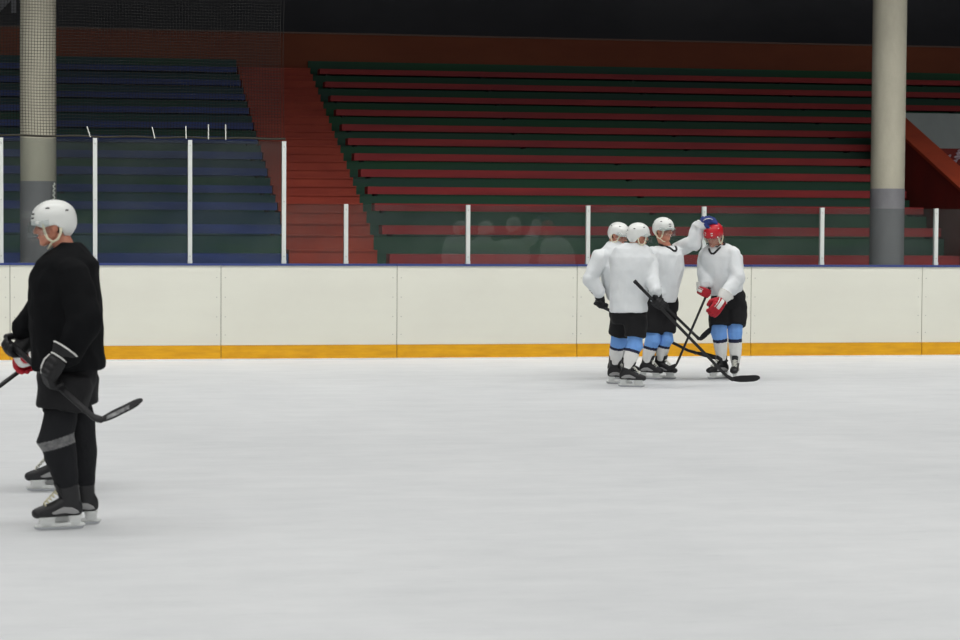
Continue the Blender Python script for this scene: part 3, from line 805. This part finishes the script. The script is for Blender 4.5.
# --- huddle, leftmost: hand on hip
f = Frame(616, 378)
j = joints(f, head=(618.5, 235, 0), neck=(615, 247, .02), pelvis=(626, 306, .06), SR=(600, 257, -.12), ER=(590.5, 279, -.16), WR=(600, 293, -.16),
           SL=(628, 256, .14), EL=(634, 280, .2), WL=(624, 298, .05), TR=(624, 312, -.04), KR=(617, 341, -.06), AR=(613.5, 361, -.06), TL=(629, 312, .1), KL=(626, 341, .08), AL=(624, 360, .12))
gr_, gl_ = f.P(603, 304, -.13), f.P(621, 306, .04)
ax = nrm(gr_-gl_)
person(f, 'person in white jersey and white helmet leftmost of the huddle, elbow bent out', j, (.85, -.42, -.3), (.25, 0, 1), dict(
    seed=11, helmet=M['hwhite'], jmat=M['jwhite'],
    jersey=[(241, 609, 620, 0, .07), (246, 604, 626, 0, .12), (254, 597, 633, 0, .17), (266, 598, 634, 0, .2), (285, 603, 635, 0, .2), (300, 608, 637, 0, .19)],
    arm=(.095, .085, .075), toeR=(.6, -.8), toeL=(.8, -.6), band=(.3, .41), short_r=(.125, .118), short_len=.7, knee_r=.074,
    gloveR=dict(at=gr_, axis=ax, m=M['gblack'], cuff=M['gblack'], trim=M['gwhite']), gloveL=dict(at=gl_, axis=-ax, m=M['gblack'], trim=M['gwhite'])))
stick(f, gr_+ax*.12, f.P(695, 354, .25), f.P(727, 361, .3), 'black stick with low blade behind the white socks, held by leftmost huddled player', curve=.03)

# --- huddle, second: seen from behind
f = Frame(627, 386)
j = joints(f, head=(638.5, 236, 0), neck=(633, 249, .0), pelvis=(629, 312, 0), SL=(617, 260, .04), EL=(619, 282, .22), WL=(630, 296, .28),
           SR=(650, 261, .0), ER=(652, 281, -.16), WR=(656, 292, -.24), TL=(622, 317, .1), KL=(618, 341, .2), AL=(615, 364, .3), TR=(636, 318, -.06), KR=(634.5, 345, -.1), AR=(627, 370, -.14))
gr_ = f.P(659, 303, -.3); gl_ = f.P(636, 300, .27)
buttD = f.P(635, 281.5, -.4)
axs = nrm(buttD-gr_)
person(f, 'person in white jersey seen from behind, second from left in the huddle', j, (.93, .36, -.05), (.05, 0, 1), dict(
    seed=15, helmet=M['hwhite'], jmat=M['jwhite'],
    jersey=[(243, 625, 642, 0, .07), (248, 615, 650, 0, .13), (257, 610.5, 655, 0, .18), (270, 610.5, 655, 0, .2), (288, 610, 651, 0, .2), (303, 610, 648, 0, .2), (312, 610, 648, 0, .2)],
    arm=(.088, .078, .068), toeL=(.9, -.3), toeR=(.97, -.2), band=(.2, .31), short_r=(.128, .122), short_len=.72, knee_r=.082,
    gloveR=dict(at=gr_, axis=axs, m=M['gblack'], trim=M['gblack']), gloveL=dict(at=gl_, axis=(0, 0, 1), m=M['gblack'], grip=False, n=(0, 1, .2))))
hl = f.P(731.5, 381, .3); stick(f, buttD, hl, f.P(760, 382, .36), 'black stick with its blade on the ice in front of the red helmeted player', curve=-.03, blade_h=.085)

# --- huddle, third: arm stretched to the red helmet
f = Frame(656, 379)
j = joints(f, head=(663.5, 230, 0), neck=(665.5, 246, .02), pelvis=(661.5, 302, .05), SR=(652, 254, -.1), ER=(652, 279, -.1), WR=(660, 295, -.14),
           SL=(679, 249, .1), EL=(693.5, 243, -.06), WL=(698.5, 226, -.06), TR=(657, 310, 0), KR=(652, 340, -.06), AR=(646.5, 364, -.03), TL=(667, 310, .05), KL=(665, 339, .0), AL=(660, 361, .04))
gr_ = f.P(664, 305, -.17); gl_ = f.P(707, 221, -.1)
heelE = f.P(701, 341, .1); axs = nrm(gr_-heelE)
person(f, 'person in white jersey patting the red helmet with an outstretched arm in blue glove', j, (.8, -.58, -.05), (0, 0, 1), dict(
    seed=19, helmet=M['hwhite'], jmat=M['jwhite'], collar=.06, collarm=M['bstrap'],
    jersey=[(246, 656, 676, 0, .08), (249, 651, 681, 0, .13), (255, 648.5, 684, 0, .17), (268, 649, 684, 0, .19), (285, 649, 680, 0, .19), (297, 649, 676.5, 0, .18), (302, 649, 675, 0, .18)],
    arm=(.088, .088, .078), toeR=(.86, -.5), toeL=(.9, -.42), band=(.27, .38), short_r=(.122, .116), short_len=.78, knee_r=.08,
    gloveR=dict(at=gr_, axis=axs, m=M['gblack'], trim=M['gblack']), gloveL=dict(at=gl_, axis=(0, -1, 0), m=M['gblue'], cuff=M['jwhite'], trim=M['gwhite'], grip=False, n=(-.5, -.6, .7), d=(.85, .1, .1), scale=1.03, curl=.6, clen=.5)))
stick(f, gr_+axs*.6, heelE, f.P(713, 329, .12), 'black stick with raised blade in the air between the huddled players', curve=.03)

# --- huddle, right: red helmet, bending
f = Frame(723, 379)
j = joints(f, head=(713.5, 235, -.12), neck=(718.5, 246, -.03), pelvis=(728, 297, .1), SR=(706, 255, .08), ER=(704.5, 274, -.02), WR=(705.5, 285, -.14),
           SL=(733, 254, -.1), EL=(737, 278, -.2), WL=(725, 295, -.3), TR=(720, 304, .08), KR=(719.5, 332, -.04), AR=(722, 361, .02), TL=(736, 304, .08), KL=(735, 331, -.02), AL=(735.5, 364, .02))
gr_, gl_ = f.P(706, 292, -.16), f.P(718.5, 305, -.36)
heelF = f.P(675, 371, -.1); axs = nrm(gr_-heelF)
gr_ = f.P(706.5, 293, -.18)
person(f, 'person in white jersey and red helmet bending forward at the right of the huddle', j, (-.5, -.72, -.42), (-.12, -.3, 1), dict(
    seed=23, helmet=M['hred'], jmat=M['jwhite'], collar=.055, collarm=M['bstrap'],
    jersey=[(244, 709, 728, -.0, .08), (248, 703, 735, -.0, .14), (256, 699.5, 742, 0, .19), (268, 700.5, 743.5, .02, .21), (280, 703.5, 743.5, .04, .21), (289, 706, 742, .06, .2), (295, 709, 739, .07, .18)],
    arm=(.09, .088, .07), toeR=(-.85, -.5), toeL=(-.2, -.97), band=(.22, .33), short_r=(.135, .128), short_len=.8, knee_r=.084,
    gloveR=dict(at=gr_, axis=axs, m=M['gred'], cuff=M['gwhite'], trim=M['gwhite'], scale=.9, clen=.7), gloveL=dict(at=gl_, axis=(-.5, -.1, .85), m=M['gred'], cuff=M['gwhite'], trim=M['gwhite'], scale=1.2, clen=.7, grip=False, n=(.35, -.9, .3), curl=.8)))
stick(f, f.P(709.5, 288, -.2), f.P(675.5, 367, -.12), f.P(668, 372, -.3), 'black stick slanting down left from the red gloves', curve=.02)
# PEOPLE-END

# ------------------------------------------------------------------ light
def area(x, y, z, sx, sy, watts, rot=(0, 0, 0), col=(1, 1, 1), spread=180):
    l = bpy.data.lights.new('hall_lamp_or_fill', 'AREA'); l.shape = 'RECTANGLE'; l.size = sx; l.size_y = sy; l.energy = watts; l.color = col; l.spread = math.radians(spread)
    o = bpy.data.objects.new('hall_lamp_or_fill', l); C.objects.link(o); o.location = (x, y, z); o.rotation_euler = rot
for y, z, t, sp, w in ((-6, 9, 60, 180, 2.67), (-2, 9, 30, 180, 1.94), (2, 9.5, 0, 180, .82), (2, 9.5, 0, 120, 2.29), (8, 9.5, 0, 120, 4.61), (14, 9.5, 0, 120, 4.69),  # level rows are ceiling lamps; tilted rows are added to brighten boards and columns
                    (20, 9.5, 0, 120, 4.64), (26, 9.5, 0, 120, 5.87), (20, 9.5, 45, 90, 2.14), (26, 9, 30, 60, 4.21), (28, 8.5, 45, 60, 4.95)):
    hs = math.radians(sp/2)
    k = 1 if sp == 180 else math.tan(hs)/(math.tan(hs)-hs)
    area(5, y, z, 70, 1.2, 400*w*{180: 1, 120: 1.5, 90: 2.0, 60: 3.3}[sp]/k, (math.radians(t), 0, 0), (1, .99, .97), sp)
wd = bpy.data.worlds.new('world'); scene.world = wd; wd.use_nodes = True
wd.node_tree.nodes['Background'].inputs[0].default_value = (.9, .95, 1, 1)
wd.node_tree.nodes['Background'].inputs[1].default_value = .04
